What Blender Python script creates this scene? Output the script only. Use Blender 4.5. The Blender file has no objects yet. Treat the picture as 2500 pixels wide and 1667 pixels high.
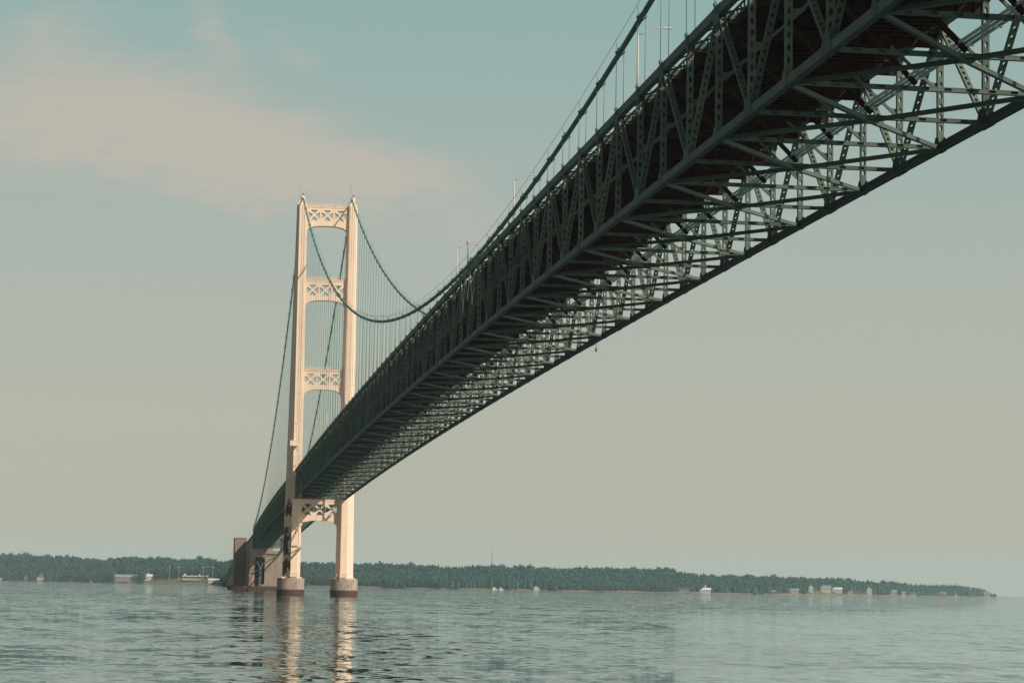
import bpy, math, random
import numpy as np
from mathutils import Vector, Matrix
from mathutils.geometry import tessellate_polygon

random.seed(7)
rng = np.random.default_rng(7)
R = math.radians
scene = bpy.context.scene
COL = scene.collection

# --------------------------------------------------------------------- helpers
class MB:
    """collects vertices and faces, links them as ONE mesh object"""
    def __init__(self):
        self.v, self.f, self.m = [], [], []
        self.chunks = []
        self.mi = 0

    def face(self, idx):
        self.f.append(tuple(idx)); self.m.append(self.mi)

    def add(self, verts, faces):
        b = len(self.v)
        self.v.extend([tuple(p) for p in verts])
        for f in faces:
            self.f.append(tuple(b + i for i in f)); self.m.append(self.mi)

    def box(self, c, s):
        x, y, z = c; a, b, d = s[0] / 2, s[1] / 2, s[2] / 2
        self.add([(x + i * a, y + j * b, z + k * d) for k in (-1, 1) for j in (-1, 1) for i in (-1, 1)],
                 [(0, 2, 3, 1), (4, 5, 7, 6), (0, 1, 5, 4), (2, 6, 7, 3), (0, 4, 6, 2), (1, 3, 7, 5)])

    def beam(self, p, q, w, h, up=(0, 0, 1)):
        p, q = Vector(p), Vector(q)
        d = (q - p).normalized(); u = Vector(up)
        s = d.cross(u)
        if s.length < 1e-4:
            s = d.cross(Vector((1, 0, 0)))
        s.normalize(); u = s.cross(d)
        vs = [e + s * (i * w / 2) + u * (j * h / 2) for e in (p, q) for j in (-1, 1) for i in (-1, 1)]
        self.add(vs, [(0, 2, 3, 1), (4, 5, 7, 6), (0, 1, 5, 4), (2, 6, 7, 3), (0, 4, 6, 2), (1, 3, 7, 5)])

    def tube(self, pts, r, n=8, cap=True):
        pts = [Vector(p) for p in pts]
        rs = r if isinstance(r, (list, tuple)) else [r] * len(pts)
        b = len(self.v); ref = None
        for i, p in enumerate(pts):
            d = (pts[min(i + 1, len(pts) - 1)] - pts[max(i - 1, 0)]).normalized()
            a = d.cross(Vector((1, 0, 0)) if abs(d.x) < .9 else Vector((0, 0, 1))).normalized()
            c = d.cross(a)
            for k in range(n):
                t = 2 * math.pi * k / n
                self.v.append(tuple(p + a * (rs[i] * math.cos(t)) + c * (rs[i] * math.sin(t))))
        for i in range(len(pts) - 1):
            for k in range(n):
                k2 = (k + 1) % n
                self.face((b + i * n + k, b + i * n + k2, b + (i + 1) * n + k2, b + (i + 1) * n + k))
        if cap:
            self.face(tuple(b + k for k in reversed(range(n))))
            self.face(tuple(b + (len(pts) - 1) * n + k for k in range(n)))

    def lathe(self, prof, c=(0, 0, 0), n=32):
        b = len(self.v)
        for r, z in prof:
            for k in range(n):
                t = 2 * math.pi * k / n
                self.v.append((c[0] + r * math.cos(t), c[1] + r * math.sin(t), c[2] + z))
        for i in range(len(prof) - 1):
            for k in range(n):
                k2 = (k + 1) % n
                self.face((b + i * n + k, b + i * n + k2, b + (i + 1) * n + k2, b + (i + 1) * n + k))
        self.face(tuple(b + k for k in reversed(range(n))))
        self.face(tuple(b + (len(prof) - 1) * n + k for k in range(n)))

    def mesh(self, name, mats):
        me = bpy.data.meshes.new(name)
        me.from_pydata(self.v, [], self.f)
        for m in (mats if isinstance(mats, (list, tuple)) else [mats]):
            me.materials.append(m)
        if any(self.m):
            me.polygons.foreach_set('material_index', self.m)
        me.update()
        return me

    def build(self, name, mats, parent=None, smooth=False, loc=None):
        me = self.mesh(name, mats)
        if smooth:
            me.polygons.foreach_set('use_smooth', [True] * len(me.polygons))
        return link(name, me, parent, loc)


def link(name, me, parent=None, loc=None, mat=None):
    o = bpy.data.objects.new(name, me)
    COL.objects.link(o)
    if parent:
        o.parent = parent
    if mat is not None:
        o.matrix_world = mat
        o.matrix_basis = mat
    if loc is not None:
        o.location = loc
    return o


def tag(o, label=None, cat=None, group=None, kind=None):
    if label: o['label'] = label
    if cat: o['category'] = cat
    if group: o['group'] = group
    if kind: o['kind'] = kind
    return o


def empty(name, loc=(0, 0, 0), rz=0):
    o = bpy.data.objects.new(name, None)
    COL.objects.link(o)
    o.location = loc; o.rotation_euler = (0, 0, rz)
    return o


class Tpl:
    """a small mesh as arrays, for stamping many times into one mesh"""
    def __init__(self, mb):
        self.v = np.array(mb.v, dtype=np.float64)
        self.loops = np.array([i for f in mb.f for i in f], dtype=np.int64)
        self.tot = np.array([len(f) for f in mb.f], dtype=np.int64)
        self.m = np.array(mb.m, dtype=np.int32)


def stamp(name, items, mats, parent=None):
    """items = [(template, 4x4 numpy matrix)] -> ONE mesh object"""
    vs, ls, ts, ms = [], [], [], []; off = 0
    for t, M in items:
        vs.append(t.v @ M[:3, :3].T + M[:3, 3]); ls.append(t.loops + off); ts.append(t.tot); ms.append(t.m)
        off += len(t.v)
    v = np.concatenate(vs); l = np.concatenate(ls); t = np.concatenate(ts); m = np.concatenate(ms)
    me = bpy.data.meshes.new(name)
    me.vertices.add(len(v)); me.vertices.foreach_set('co', v.astype(np.float32).ravel())
    me.loops.add(len(l)); me.loops.foreach_set('vertex_index', l.astype(np.int32))
    me.polygons.add(len(t))
    me.polygons.foreach_set('loop_start', np.concatenate([[0], np.cumsum(t)[:-1]]).astype(np.int32))
    me.polygons.foreach_set('material_index', m)
    for mm in (mats if isinstance(mats, (list, tuple)) else [mats]):
        me.materials.append(mm)
    me.update(calc_edges=True)
    return link(name, me, parent)


def npm(M):
    return np.array(M, dtype=np.float64)


def frame(p, q, xdir, L=None):
    """matrix taking local Z (0..L) onto p->q, local X close to xdir"""
    p, q = Vector(p), Vector(q)
    z = q - p; s = z.length / (L or z.length); zn = z.normalized()
    x = Vector(xdir); x = (x - zn * x.dot(zn)).normalized(); y = zn.cross(x)
    M = Matrix.Identity(4)
    for i in range(3):
        M[i][0], M[i][1], M[i][2], M[i][3] = x[i], y[i], zn[i] * s, p[i]
    return M

# ------------------------------------------------------------------- materials
def new_mat(name):
    m = bpy.data.materials.new(name); m.use_nodes = True
    nt = m.node_tree; b = nt.nodes['Principled BSDF']
    return m, nt, b


def N(nt, typ, **kw):
    n = nt.nodes.new(typ)
    for k, v in kw.items():
        if k.startswith('i_'):
            n.inputs[k[2:].replace('_', ' ')].default_value = v
        else:
            setattr(n, k, v)
    return n


def mix_rgb(nt, fac, a, b, mode='MIX'):
    n = nt.nodes.new('ShaderNodeMix'); n.data_type = 'RGBA'; n.blend_type = mode
    def put(sock, val):
        if isinstance(val, bpy.types.NodeSocket): nt.links.new(val, sock)
        elif isinstance(val, (int, float)): sock.default_value = val
        else: sock.default_value = (*val, 1)
    put(n.inputs[0], fac); put(n.inputs[6], a); put(n.inputs[7], b)
    return n.outputs[2]


def noise(nt, coord, scale, detail=4, rough=.55, dist=0.0):
    n = N(nt, 'ShaderNodeTexNoise')
    n.inputs['Scale'].default_value = scale; n.inputs['Detail'].default_value = detail
    n.inputs['Roughness'].default_value = rough; n.inputs['Distortion'].default_value = dist
    if coord is not None: nt.links.new(coord, n.inputs['Vector'])
    return n.outputs['Fac']


def ramp(nt, val, a, b):
    n = N(nt, 'ShaderNodeMapRange'); n.clamp = True
    n.inputs['From Min'].default_value = a; n.inputs['From Max'].default_value = b
    nt.links.new(val, n.inputs['Value'])
    return n.outputs['Result']


def pos(nt):
    return N(nt, 'ShaderNodeNewGeometry').outputs['Position']


def scaled(nt, vec, s):
    m = N(nt, 'ShaderNodeMapping'); m.inputs['Scale'].default_value = s
    nt.links.new(vec, m.inputs['Vector'])
    return m.outputs['Vector']


def worn(name, base, alt, scale=.4, rough=.55, stain=None, stain_amt=(.6, .75), metallic=0, spec=.4, stretch=(1, 1, 1)):
    m, nt, b = new_mat(name)
    P = scaled(nt, pos(nt), stretch)
    c = mix_rgb(nt, ramp(nt, noise(nt, P, scale), .35, .65), base, alt)
    if stain:
        c = mix_rgb(nt, ramp(nt, noise(nt, P, scale * 3.1, 6, .65), *stain_amt), c, stain)
    nt.links.new(c, b.inputs['Base Color'])
    b.inputs['Roughness'].default_value = rough; b.inputs['Specular IOR Level'].default_value = spec
    b.inputs['Metallic'].default_value = metallic
    return m

M = {}
M['steel'] = worn('green_bridge_paint', (.082, .106, .082), (.102, .13, .104), .35, .7, (.10, .045, .028), (.64, .78), spec=.16)
def per_member(m, lo, hi):
    nt = m.node_tree; b = nt.nodes['Principled BSDF']; src = b.inputs['Base Color'].links[0].from_socket
    oi = N(nt, 'ShaderNodeObjectInfo'); r = N(nt, 'ShaderNodeMapRange'); nt.links.new(oi.outputs['Random'], r.inputs['Value'])
    r.inputs['To Min'].default_value = lo; r.inputs['To Max'].default_value = hi
    cc = N(nt, 'ShaderNodeCombineColor')
    for k in range(3): nt.links.new(r.outputs['Result'], cc.inputs[k])
    nt.links.new(mix_rgb(nt, 1.0, src, cc.outputs[0], 'MULTIPLY'), b.inputs['Base Color'])
per_member(M['steel'], .78, 1.18)
M['under'] = worn('shade_toned_underdeck_steel', (.032, .016, .0125), (.042, .022, .017), .5, .9, (.075, .028, .018), (.6, .8), spec=.05)  # rusty steel; base colour also carries the dark brown shade beneath the deck
M['pipe'] = worn('pale_green_pipe', (.56, .64, .57), (.62, .7, .62), .5, .45, (.3, .22, .17), (.66, .8))
M['cable'] = worn('green_cable_paint', (.085, .185, .155), (.105, .215, .185), .5, .8, spec=.1)
M['rope'] = worn('green_rope_paint', (.06, .17, .145), (.075, .2, .17), .5, .5)
M['lamp'] = worn('pale_lamp_metal', (.46, .43, .39), (.52, .49, .45), 1.5, .4)
M['dark'] = worn('dark_fitting', (.05, .06, .055), (.07, .08, .07), 1., .5)
M['asphalt'] = worn('asphalt', (.05, .05, .05), (.06, .06, .058), .3, .85)
M['concrete'] = worn('pier_concrete', (.30, .232, .178), (.39, .31, .24), .3, .85, (.17, .12, .095), (.5, .68), stretch=(1, 1, .35))
M['anchor'] = worn('weathered_concrete', (.26, .19, .148), (.33, .25, .195), .12, .9, (.19, .14, .115), (.5, .75), stretch=(1, 1, .5))
M['sheet'] = worn('red_brown_sheet_pile', (.06, .027, .023), (.08, .036, .03), .6, .75, (.14, .09, .07), (.65, .8))
M['girder'] = worn('dark_viaduct_steel', (.07, .08, .075), (.09, .1, .09), .3, .6)

def ivory_mat(name, peel=False):
    m, nt, b = new_mat(name)
    P = pos(nt)
    c = mix_rgb(nt, ramp(nt, noise(nt, scaled(nt, P, (1, 1, .12)), .5), .35, .7), (.83, .61, .455), (.75, .54, .395))
    sep = N(nt, 'ShaderNodeSeparateXYZ'); nt.links.new(P, sep.inputs[0])
    # plate seams every few metres up the tower
    sn = N(nt, 'ShaderNodeMath', operation='FRACT'); dv = N(nt, 'ShaderNodeMath', operation='DIVIDE'); dv.inputs[1].default_value = 9.4
    nt.links.new(sep.outputs[2], dv.inputs[0]); nt.links.new(dv.outputs[0], sn.inputs[0])
    seam = N(nt, 'ShaderNodeMath', operation='LESS_THAN'); seam.inputs[1].default_value = .018
    nt.links.new(sn.outputs[0], seam.inputs[0])
    half = N(nt, 'ShaderNodeMath', operation='MULTIPLY'); half.inputs[1].default_value = .3; nt.links.new(seam.outputs[0], half.inputs[0])
    c = mix_rgb(nt, half.outputs[0], c, (.36, .27, .2))
    run = ramp(nt, noise(nt, scaled(nt, P, (1.3, 1.3, .035)), 1, 4, .6), .56, .72)
    rk = N(nt, 'ShaderNodeMath', operation='MULTIPLY'); rk.inputs[1].default_value = .4; nt.links.new(run, rk.inputs[0])
    c = mix_rgb(nt, rk.outputs[0], c, (.52, .36, .24))
    # small chips of bare primer, thickest on the lower half
    band = N(nt, 'ShaderNodeMath', operation='MULTIPLY')
    a1 = ramp(nt, sep.outputs[2], 105, 88); a2 = ramp(nt, sep.outputs[2], 48, 56)
    nt.links.new(a1, band.inputs[0]); nt.links.new(a2, band.inputs[1])
    lf = ramp(nt, sep.outputs[0], -6, -8)
    band2 = N(nt, 'ShaderNodeMath', operation='MULTIPLY'); nt.links.new(band.outputs[0], band2.inputs[0]); nt.links.new(lf, band2.inputs[1])
    chip = ramp(nt, noise(nt, P, .75, 3, .6), .63, .68)
    k = N(nt, 'ShaderNodeMath', operation='MULTIPLY'); nt.links.new(chip, k.inputs[0]); nt.links.new(band2.outputs[0], k.inputs[1])
    k2 = N(nt, 'ShaderNodeMath', operation='MULTIPLY'); nt.links.new(k.outputs[0], k2.inputs[0]); k2.inputs[1].default_value = .75
    c = mix_rgb(nt, k2.outputs[0], c, (.13, .085, .06))
    if peel:
        # big flakes gone from the outer face of this leg, down to red lead primer
        nrm = N(nt, 'ShaderNodeNewGeometry').outputs['True Normal']
        sx = N(nt, 'ShaderNodeSeparateXYZ'); nt.links.new(nrm, sx.inputs[0])
        face = N(nt, 'ShaderNodeMath', operation='LESS_THAN'); face.inputs[1].default_value = -.4; nt.links.new(sx.outputs[0], face.inputs[0])
        low = ramp(nt, sep.outputs[2], 41.5, 38.5)
        n1 = noise(nt, scaled(nt, P, (1, 1, .6)), .3, 5, .62)
        gain = N(nt, 'ShaderNodeMath', operation='MULTIPLY_ADD'); nt.links.new(sep.outputs[2], gain.inputs[0]); gain.inputs[1].default_value = -.002; gain.inputs[2].default_value = .085
        s1 = N(nt, 'ShaderNodeMath', operation='ADD'); nt.links.new(n1, s1.inputs[0]); nt.links.new(gain.outputs[0], s1.inputs[1])
        flake = ramp(nt, s1.outputs[0], .495, .52)
        q = N(nt, 'ShaderNodeMath', operation='MULTIPLY'); nt.links.new(flake, q.inputs[0]); nt.links.new(low, q.inputs[1])
        q2 = N(nt, 'ShaderNodeMath', operation='MULTIPLY'); nt.links.new(q.outputs[0], q2.inputs[0]); nt.links.new(face.outputs[0], q2.inputs[1])
        c = mix_rgb(nt, q2.outputs[0], c, (.115, .035, .032))
    nt.links.new(c, b.inputs['Base Color'])
    b.inputs['Roughness'].default_value = .6; b.inputs['Specular IOR Level'].default_value = .3
    return m

M['ivory'] = ivory_mat('ivory_tower_paint')
M['ivory_peel'] = ivory_mat('peeling_ivory_paint', True)

# ------------------------------------------------------------ bridge geometry
MID, P, HW = -589.3, 12.06, 10.36
DEPTH = 11.58

def zb(y):
    if y <= 0:
        return 46.5 - 6.14 * ((y - MID) / MID) ** 2
    return 40.36 - .00854 * y - 2.74e-5 * y * y

def zt(y): return zb(y) + DEPTH

def zcable(y):
    if y <= 0:
        return 59.35 + 108.6 * ((y - MID) / MID) ** 2
    t = y / 549.0
    return 167.95 * (1 - t) + 40.5 * t - 3.13e-4 * y * (549 - y)

def yj(j): return MID + j * P
J0, J1 = -48, 48
CAM = Vector((-57.07, -969.65, 5.435))

bridge = empty('suspension_bridge', (0, 0, 0))
tag(bridge, 'long steel suspension bridge with dark green deck truss hung between ivory towers', 'bridge')

NEAR_J = -19          # the last panel the photograph shows

def split(inst, keep=100):
    """inst = [(j, matrix, tpl, mesh)] -> (largest in the photo, the rest)"""
    seen = [i for i in inst if i[0] is not None and i[0] >= NEAR_J]
    seen.sort(key=lambda i: (Vector((i[1][0][3], i[1][1][3], i[1][2][3])) - CAM).length)
    k = set(id(i) for i in seen[:keep])
    return seen[:keep], [i for i in inst if id(i) not in k]

def place(name, inst, mat, keep=100):
    near, rest = split(inst, keep)
    for j, Mx, tp, me in near:
        link(name, me, bridge, mat=Mx)
    if rest:
        o = stamp(name, [(tp, npm(Mx)) for j, Mx, tp, me in rest], mat, bridge)
        o['kind'] = 'stuff'

# perforated box member along local Z
def perforated(L, w, d, pitch, hx, hz, end=.9):
    mb = MB()
    n = max(1, round((L - 2 * end) / pitch)); pz = (L - 2 * end) / n
    zs = [0.0] + [end + i * pz for i in range(n + 1)] + [L]
    a, b = w / 2, d / 2
    ring = []
    for z in zs:
        i0 = len(mb.v)
        mb.v.extend([(-a, -b, z), (a, -b, z), (a, b, z), (-a, b, z)]); ring.append(i0)
    for i in range(len(zs) - 1):
        r0, r1 = ring[i], ring[i + 1]
        mb.face((r0 + 1, r0 + 2, r1 + 2, r1 + 1)); mb.face((r0 + 3, r0, r1, r1 + 3))
        if i in (0, len(zs) - 2):
            mb.face((r0, r0 + 1, r1 + 1, r1)); mb.face((r0 + 2, r0 + 3, r1 + 3, r1 + 2)); continue
        zc = (zs[i] + zs[i + 1]) / 2
        for side in (0, 1):
            y = (-b, b)[side]
            c = [r0, r0 + 1, r1 + 1, r1] if side == 0 else [r0 + 2, r0 + 3, r1 + 3, r1 + 2]
            sg = 1 if side == 0 else -1
            h = len(mb.v)
            for (x, z) in ((-.5, -1), (.5, -1), (1, -.5), (1, .5), (.5, 1), (-.5, 1), (-1, .5), (-1, -.5)):
                mb.v.append((sg * x * hx, y, zc + z * hz))
            mb.face((c[0], c[1], h + 1, h)); mb.face((c[1], h + 2, h + 1)); mb.face((c[1], c[2], h + 3, h + 2))
            mb.face((c[2], h + 4, h + 3)); mb.face((c[2], c[3], h + 5, h + 4)); mb.face((c[3], h + 6, h + 5))
            mb.face((c[3], c[0], h + 7, h + 6)); mb.face((c[0], h, h + 7))
            # rim of each hole, 4 cm deep
            g = len(mb.v); yi = y + (.04 if side == 0 else -.04)
            for k in range(8):
                q = mb.v[h + k]; mb.v.append((q[0], yi, q[2]))
            for k in range(8):
                k2 = (k + 1) % 8; mb.face((h + k, h + k2, g + k2, g + k))
    return mb

def simple_beam(L, w, h):
    mb = MB(); mb.beam((0, 0, 0), (0, 0, L), h, w, up=(1, 0, 0)); return mb

LV = DEPTH - .7
LD = math.hypot(P, DEPTH) - .6
vert_mb = perforated(LV, .60, .40, 1.0, .14, .26)
diag_mb = perforated(LD, .60, .26, .92, .13, .21)
T_v, T_d = Tpl(vert_mb), Tpl(diag_mb)
me_v, me_d = vert_mb.mesh('vertical_post', M['steel']), diag_mb.mesh('diagonal', M['steel'])

inst_v, inst_d = [], []
stations = list(range(J0, J1 + 1))
for s in (-1, 1):
    x = s * HW
    for j in stations:
        y = yj(j)
        inst_v.append((j, frame((x, y, zb(y) + .35), (x, y, zt(y) - .35), (1, 0, 0), LV), T_v, me_v))
        if j < J1:
            y2 = yj(j + 1)
            p, q = ((x, y, zb(y)), (x, y2, zt(y2))) if j % 2 == 0 else ((x, y, zt(y)), (x, y2, zb(y2)))
            p, q = Vector(p), Vector(q); d = (q - p).normalized() * .3
            inst_d.append((j, frame(p + d, q - d, (1, 0, 0), LD), T_d, me_d))
    # end panel at the tower and the side span beyond it
    ys = [-5.6] ; ys2 = [6 + 12.0 * k for k in range(46)]
    inst_v.append((None, frame((x, -5.6, zb(0) + .35), (x, -5.6, zt(0) - .35), (1, 0, 0), LV), T_v, me_v))
    for k, y in enumerate(ys2):
        inst_v.append((None, frame((x, y, zb(y) + .35), (x, y, zt(y) - .35), (1, 0, 0), LV), T_v, me_v))
        if k < len(ys2) - 1:
            y2 = ys2[k + 1]
            p, q = ((x, y, zb(y)), (x, y2, zt(y2))) if k % 2 == 0 else ((x, y, zt(y)), (x, y2, zb(y2)))
            inst_d.append((None, frame(p, q, (1, 0, 0), LD), T_d, me_d))
place('vertical_post', inst_v, M['steel'])
place('diagonal', inst_d, M['steel'])

# chords: continuous, following the camber
runs = [[yj(j) for j in range(J0, J1 + 1)] + [-5.3] + [6 + 12.0 * k for k in range(46)]]
def chord(name, fz, h, w, x, lattice):
    mb = MB()
    for ys in runs:
        for a, b in zip(ys, ys[1:]):
            p, q = (x, a, fz(a)), (x, b, fz(b))
            if not lattice:
                mb.beam(p, q, w, h)
                continue
            for sgn in (-1, 1):
                xx = x + sgn * (w / 2 - .04)
                mb.beam((xx, a, fz(a)), (xx, b, fz(b)), .08, h)
            mb.beam((x, a, fz(a) + h / 2 - .06), (x, b, fz(b) + h / 2 - .06), w - .17, .08)
            if -860 < a < -350:
                n = 22
                for i in range(n):
                    t = (i + .5) / n; yy = a + (b - a) * t
                    mb.box((x, yy, fz(a) + (fz(b) - fz(a)) * t - h / 2 + .05), (w - .17, .22, .05))
            else:
                mb.beam((x, a, fz(a) - h / 2 + .05), (x, b, fz(b) - h / 2 + .05), w - .17, .05)
    return mb.build(name, M['steel'], bridge)

for s in (-1, 1):
    x = s * HW
    bc = chord('bottom_chord', zb, .74, .62, x, True)
    tc = chord('top_chord', lambda y: zt(y), .9, .62, x, False)
    # gusset plates, one pair of plates per panel point
    def plate(pts, t):
        mb = MB(); n = len(pts)
        for sx in (-1, 1):
            x0 = sx * .335
            mb.add([(x0 - t / 2, py, pz) for py, pz in pts] + [(x0 + t / 2, py, pz) for py, pz in pts],
                   [tuple(range(n)), tuple(reversed(range(n, 2 * n)))] + [(i, i + n, (i + 1) % n + n, (i + 1) % n) for i in range(n)])
        return mb
    gb = plate([(-1.5, -.42), (1.5, -.42), (1.35, .3), (.7, 1.25), (-.7, 1.25), (-1.35, .3)], .03)
    gs = plate([(-.75, -.42), (.75, -.42), (.7, .4), (.38, .95), (-.38, .95), (-.7, .4)], .03)
    gt = plate([(-1.5, .45), (1.5, .45), (1.3, -.4), (.65, -1.3), (-.65, -1.3), (-1.3, -.4)], .03)
    gu = plate([(-.7, .45), (.7, .45), (.65, -.45), (.36, -.95), (-.36, -.95), (-.65, -.45)], .03)
    tpl = {k: (Tpl(g), g.mesh('gusset_plate', M['steel'])) for k, g in (('b', gb), ('s', gs), ('t', gt), ('u', gu))}
    for par, keys, fz in ((bc, ('b', 's'), zb), (tc, ('u', 't'), zt)):
        rest = []
        for j in stations:
            t, me = tpl[keys[j % 2]]
            Mx = Matrix.Translation((x, yj(j), fz(yj(j))))
            if NEAR_J <= j < 30: link('gusset_plate', me, par, mat=Mx)
            else: rest.append((t, npm(Mx)))
        for k in range(46):
            y = 6 + 12.0 * k
            rest.append((tpl[keys[k % 2]][0], npm(Matrix.Translation((x, y, fz(y))))))
        o = stamp('gusset_plate', rest, M['steel'], par); o['kind'] = 'stuff'
    # sockets that hold the suspender ropes on the top chord
    sb = MB()
    for ox in (-.42, .42):
        sb.box((ox, 0, .62), (.26, .5, .3)); sb.box((ox, .0, .2), (.16, .4, .6))
    sb.box((0, 0, .5), (.62, .62, .12))
    tS, mS = Tpl(sb), sb.mesh('rope_socket', M['cable'])
    rest = []
    for j in stations:
        Mx = Matrix.Translation((x, yj(j), zt(yj(j))))
        if NEAR_J <= j < 44: link('rope_socket', mS, tc, mat=Mx)
        else: rest.append((tS, npm(Mx)))
    for k in range(46):
        y = 6 + 12.0 * k; rest.append((tS, npm(Matrix.Translation((x, y, zt(y))))))
    o = stamp('rope_socket', rest, M['cable'], tc); o['kind'] = 'stuff'

# ---- floor: beams, struts, bracing
all_st = [(j, yj(j)) for j in stations] + [(None, -5.4)] + [(None, 6 + 12.0 * k) for k in range(46)]
fb = MB()
fb.box((0, 0, 10.05), (20.0, .08, 1.5)); fb.box((0, 0, 9.28), (20.0, .42, .06)); fb.box((0, 0, 10.83), (20.0, .42, .06))
for k in range(-6, 7):
    fb.box((k * 1.55, 0, 10.05), (.07, .36, 1.44))
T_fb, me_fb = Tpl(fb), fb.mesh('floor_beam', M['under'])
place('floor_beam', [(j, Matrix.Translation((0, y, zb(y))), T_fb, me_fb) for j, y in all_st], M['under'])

cs = MB()
cs.box((0, 0, .15), (20.1, .40, .06)); cs.box((0, 0, -.15), (20.1, .40, .06)); cs.box((0, .06, 0), (20.1, .05, .24))
for k in range(-5, 6):
    for sy in (-1, 1):
        cs.box((k * 1.86, sy * .17, 0), (1.25, .04, .24))
T_cs, me_cs = Tpl(cs), cs.mesh('cross_strut', M['steel'])
place('cross_strut', [(j, Matrix.Translation((0, y, zb(y))), T_cs, me_cs) for j, y in all_st], M['steel'])

inst = []
LL = math.hypot(HW, P) - .5
lb = simple_beam(LL, .36, .36); T_l, me_l = Tpl(lb), lb.mesh('lateral_brace', M['steel'])
def lat(j, yc, ya, yb_):
    for sx in (-1, 1):
        for ye in (ya, yb_):
            p = Vector((0, yc, zb(yc) - .30)); q = Vector((sx * HW, ye, zb(ye) - .1)); d = (q - p).normalized()
            inst.append((j, frame(p + d * .25, q - d * .3, (0, 0, 1), LL), T_l, me_l))
for j in range(J0 + 2 - J0 % 2, J1, 2):
    lat(j, yj(j), yj(j - 1), yj(j + 1))
for k in range(1, 45, 2):
    y = 6 + 12.0 * k; lat(None, y, y - 12, y + 12)
near = sorted([i for i in inst if i[0] is not None and i[0] >= NEAR_J], key=lambda i: -0 + i[0])
place('lateral_brace', inst, M['steel'])
# centre plates where the laterals cross
cp = MB(); cp.box((0, 0, -.3), (1.9, 2.3, .05)); cp.box((0, 0, -.45), (.9, 1.1, .08))
T_cp, me_cp = Tpl(cp), cp.mesh('centre_plate', M['steel'])
place('centre_plate', [(j, Matrix.Translation((0, yj(j), zb(yj(j)))), T_cp, me_cp) for j in range(-46, 48, 2)] +
      [(None, Matrix.Translation((0, 6 + 12.0 * k, zb(6 + 12.0 * k))), T_cp, me_cp) for k in range(1, 45, 2)], M['steel'])

# sway brace from the centre of the strut up to the left chord, knee braces to the posts
ins_s, ins_k = [], []
pS, qS = Vector((.2, 0, .35)), Vector((-8.6, 0, 9.2)); LS = (qS - pS).length
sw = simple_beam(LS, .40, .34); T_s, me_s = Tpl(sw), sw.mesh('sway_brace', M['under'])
LK = math.hypot(4.4, 3.9)
kn = MB(); kn.beam((0, 0, 0), (0, 0, LK), .24, .26, up=(1, 0, 0))
kn.add([(.0, -.03, .1), (.75, -.03, .1), (.0, -.03, 1.2), (0, .03, .1), (.75, .03, .1), (0, .03, 1.2)], [(0, 1, 2), (5, 4, 3), (0, 2, 5, 3), (1, 4, 5, 2), (0, 3, 4, 1)])
T_k, me_k = Tpl(kn), kn.mesh('knee_brace', M['steel'])
for j, y in all_st:
    T0 = Matrix.Translation((0, y, zb(y)))
    ins_s.append((j, T0 @ frame(pS, qS, (0, 1, 0), LS), T_s, me_s))
    for sx in (-1, 1):
        ins_k.append((j, T0 @ frame((sx * (HW - .3), .02, 5.3), (sx * (HW - 4.7), .02, 9.2), (sx * 1, 0, 1), LK), T_k, me_k))
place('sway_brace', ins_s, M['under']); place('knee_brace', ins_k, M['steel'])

# ---- deck
yr = [(y0, y1) for ys in ([-1179 + 12 * k for k in range(99)], [3 + 12 * k for k in range(47)]) for y0, y1 in zip(ys, ys[1:])]
dk = MB()
for a, b in yr:
    dk.mi = 0
    dk.beam((0, a, zb(a) + 11.2), (0, b, zb(b) + 11.2), 16.5, .3)
    for sx in (-1, 1):
        dk.beam((sx * 8.4, a, zb(a) + 10.9), (sx * 8.4, b, zb(b) + 10.9), .3, .9)
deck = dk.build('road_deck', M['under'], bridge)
sur = MB()
for a, b in yr:
    sur.beam((0, a, zb(a) + 11.37), (0, b, zb(b) + 11.37), 16.2, .03)
sur.build('road_surface', M['asphalt'], deck)
for k in range(-4, 5):
    st = MB()
    for a, b in yr:
        st.beam((k * 1.9, a, zb(a) + 10.62), (k * 1.9, b, zb(b) + 10.62), .22, .84)
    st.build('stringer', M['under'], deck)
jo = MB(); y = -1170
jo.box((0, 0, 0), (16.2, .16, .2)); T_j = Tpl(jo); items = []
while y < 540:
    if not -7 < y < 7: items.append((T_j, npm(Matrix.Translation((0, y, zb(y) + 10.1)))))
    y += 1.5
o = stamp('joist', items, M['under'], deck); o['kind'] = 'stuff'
for s in (-1, 1):
    rl = MB()
    for a, b in yr:
        for zz, hh in ((12.38, .16), (11.52, .3)):
            rl.beam((s * 8.4, a, zb(a) + zz), (s * 8.4, b, zb(b) + zz), .16, hh)
        for i in range(9):
            t = (i + .5) / 9; yy = a + (b - a) * t
            rl.box((s * 8.4, yy, zb(a) + (zb(b) - zb(a)) * t + 11.98), (.05, .62, .7))
    rl.build('railing', M['steel'], deck)
# light stays between deck edge and top chord
for sx in (-1, 1):
    ts = MB()
    for sy in (-1, 1):
        ts.beam((sx * 10.2, 0, 11.9), (sx * 8.5, sy * 2.8, 12.4), .12, .12)
        ts.beam((sx * 10.1, sy * .1, 11.3), (sx * 8.5, sy * 5.2, 11.0), .16, .16)
    ts.box((sx * 9.35, 0, 11.0), (2.0, .3, .9))
    T_ts, me_ts = Tpl(ts), ts.mesh('edge_brace', M['steel'])
    place('edge_brace', [(j, Matrix.Translation((0, y, zb(y))), T_ts, me_ts) for j, y in all_st if j is not None], M['steel'], 50)

# service pipes along the centre line
for k, x in enumerate((-.40, .12, .64)):
    pm = MB()
    for ys in runs:
        pm.tube([(x, y, zb(y) + 1.0) for y in ys], .135, 8)
    if k == 1:
        for j in stations:
            for t in (0, .5):
                yy = yj(j) + t * P; pm.box((.12, yy, zb(yy) + .82), (1.3, .2, .1))
    pm.build('service_pipe', M['pipe'], bridge, True)

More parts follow.
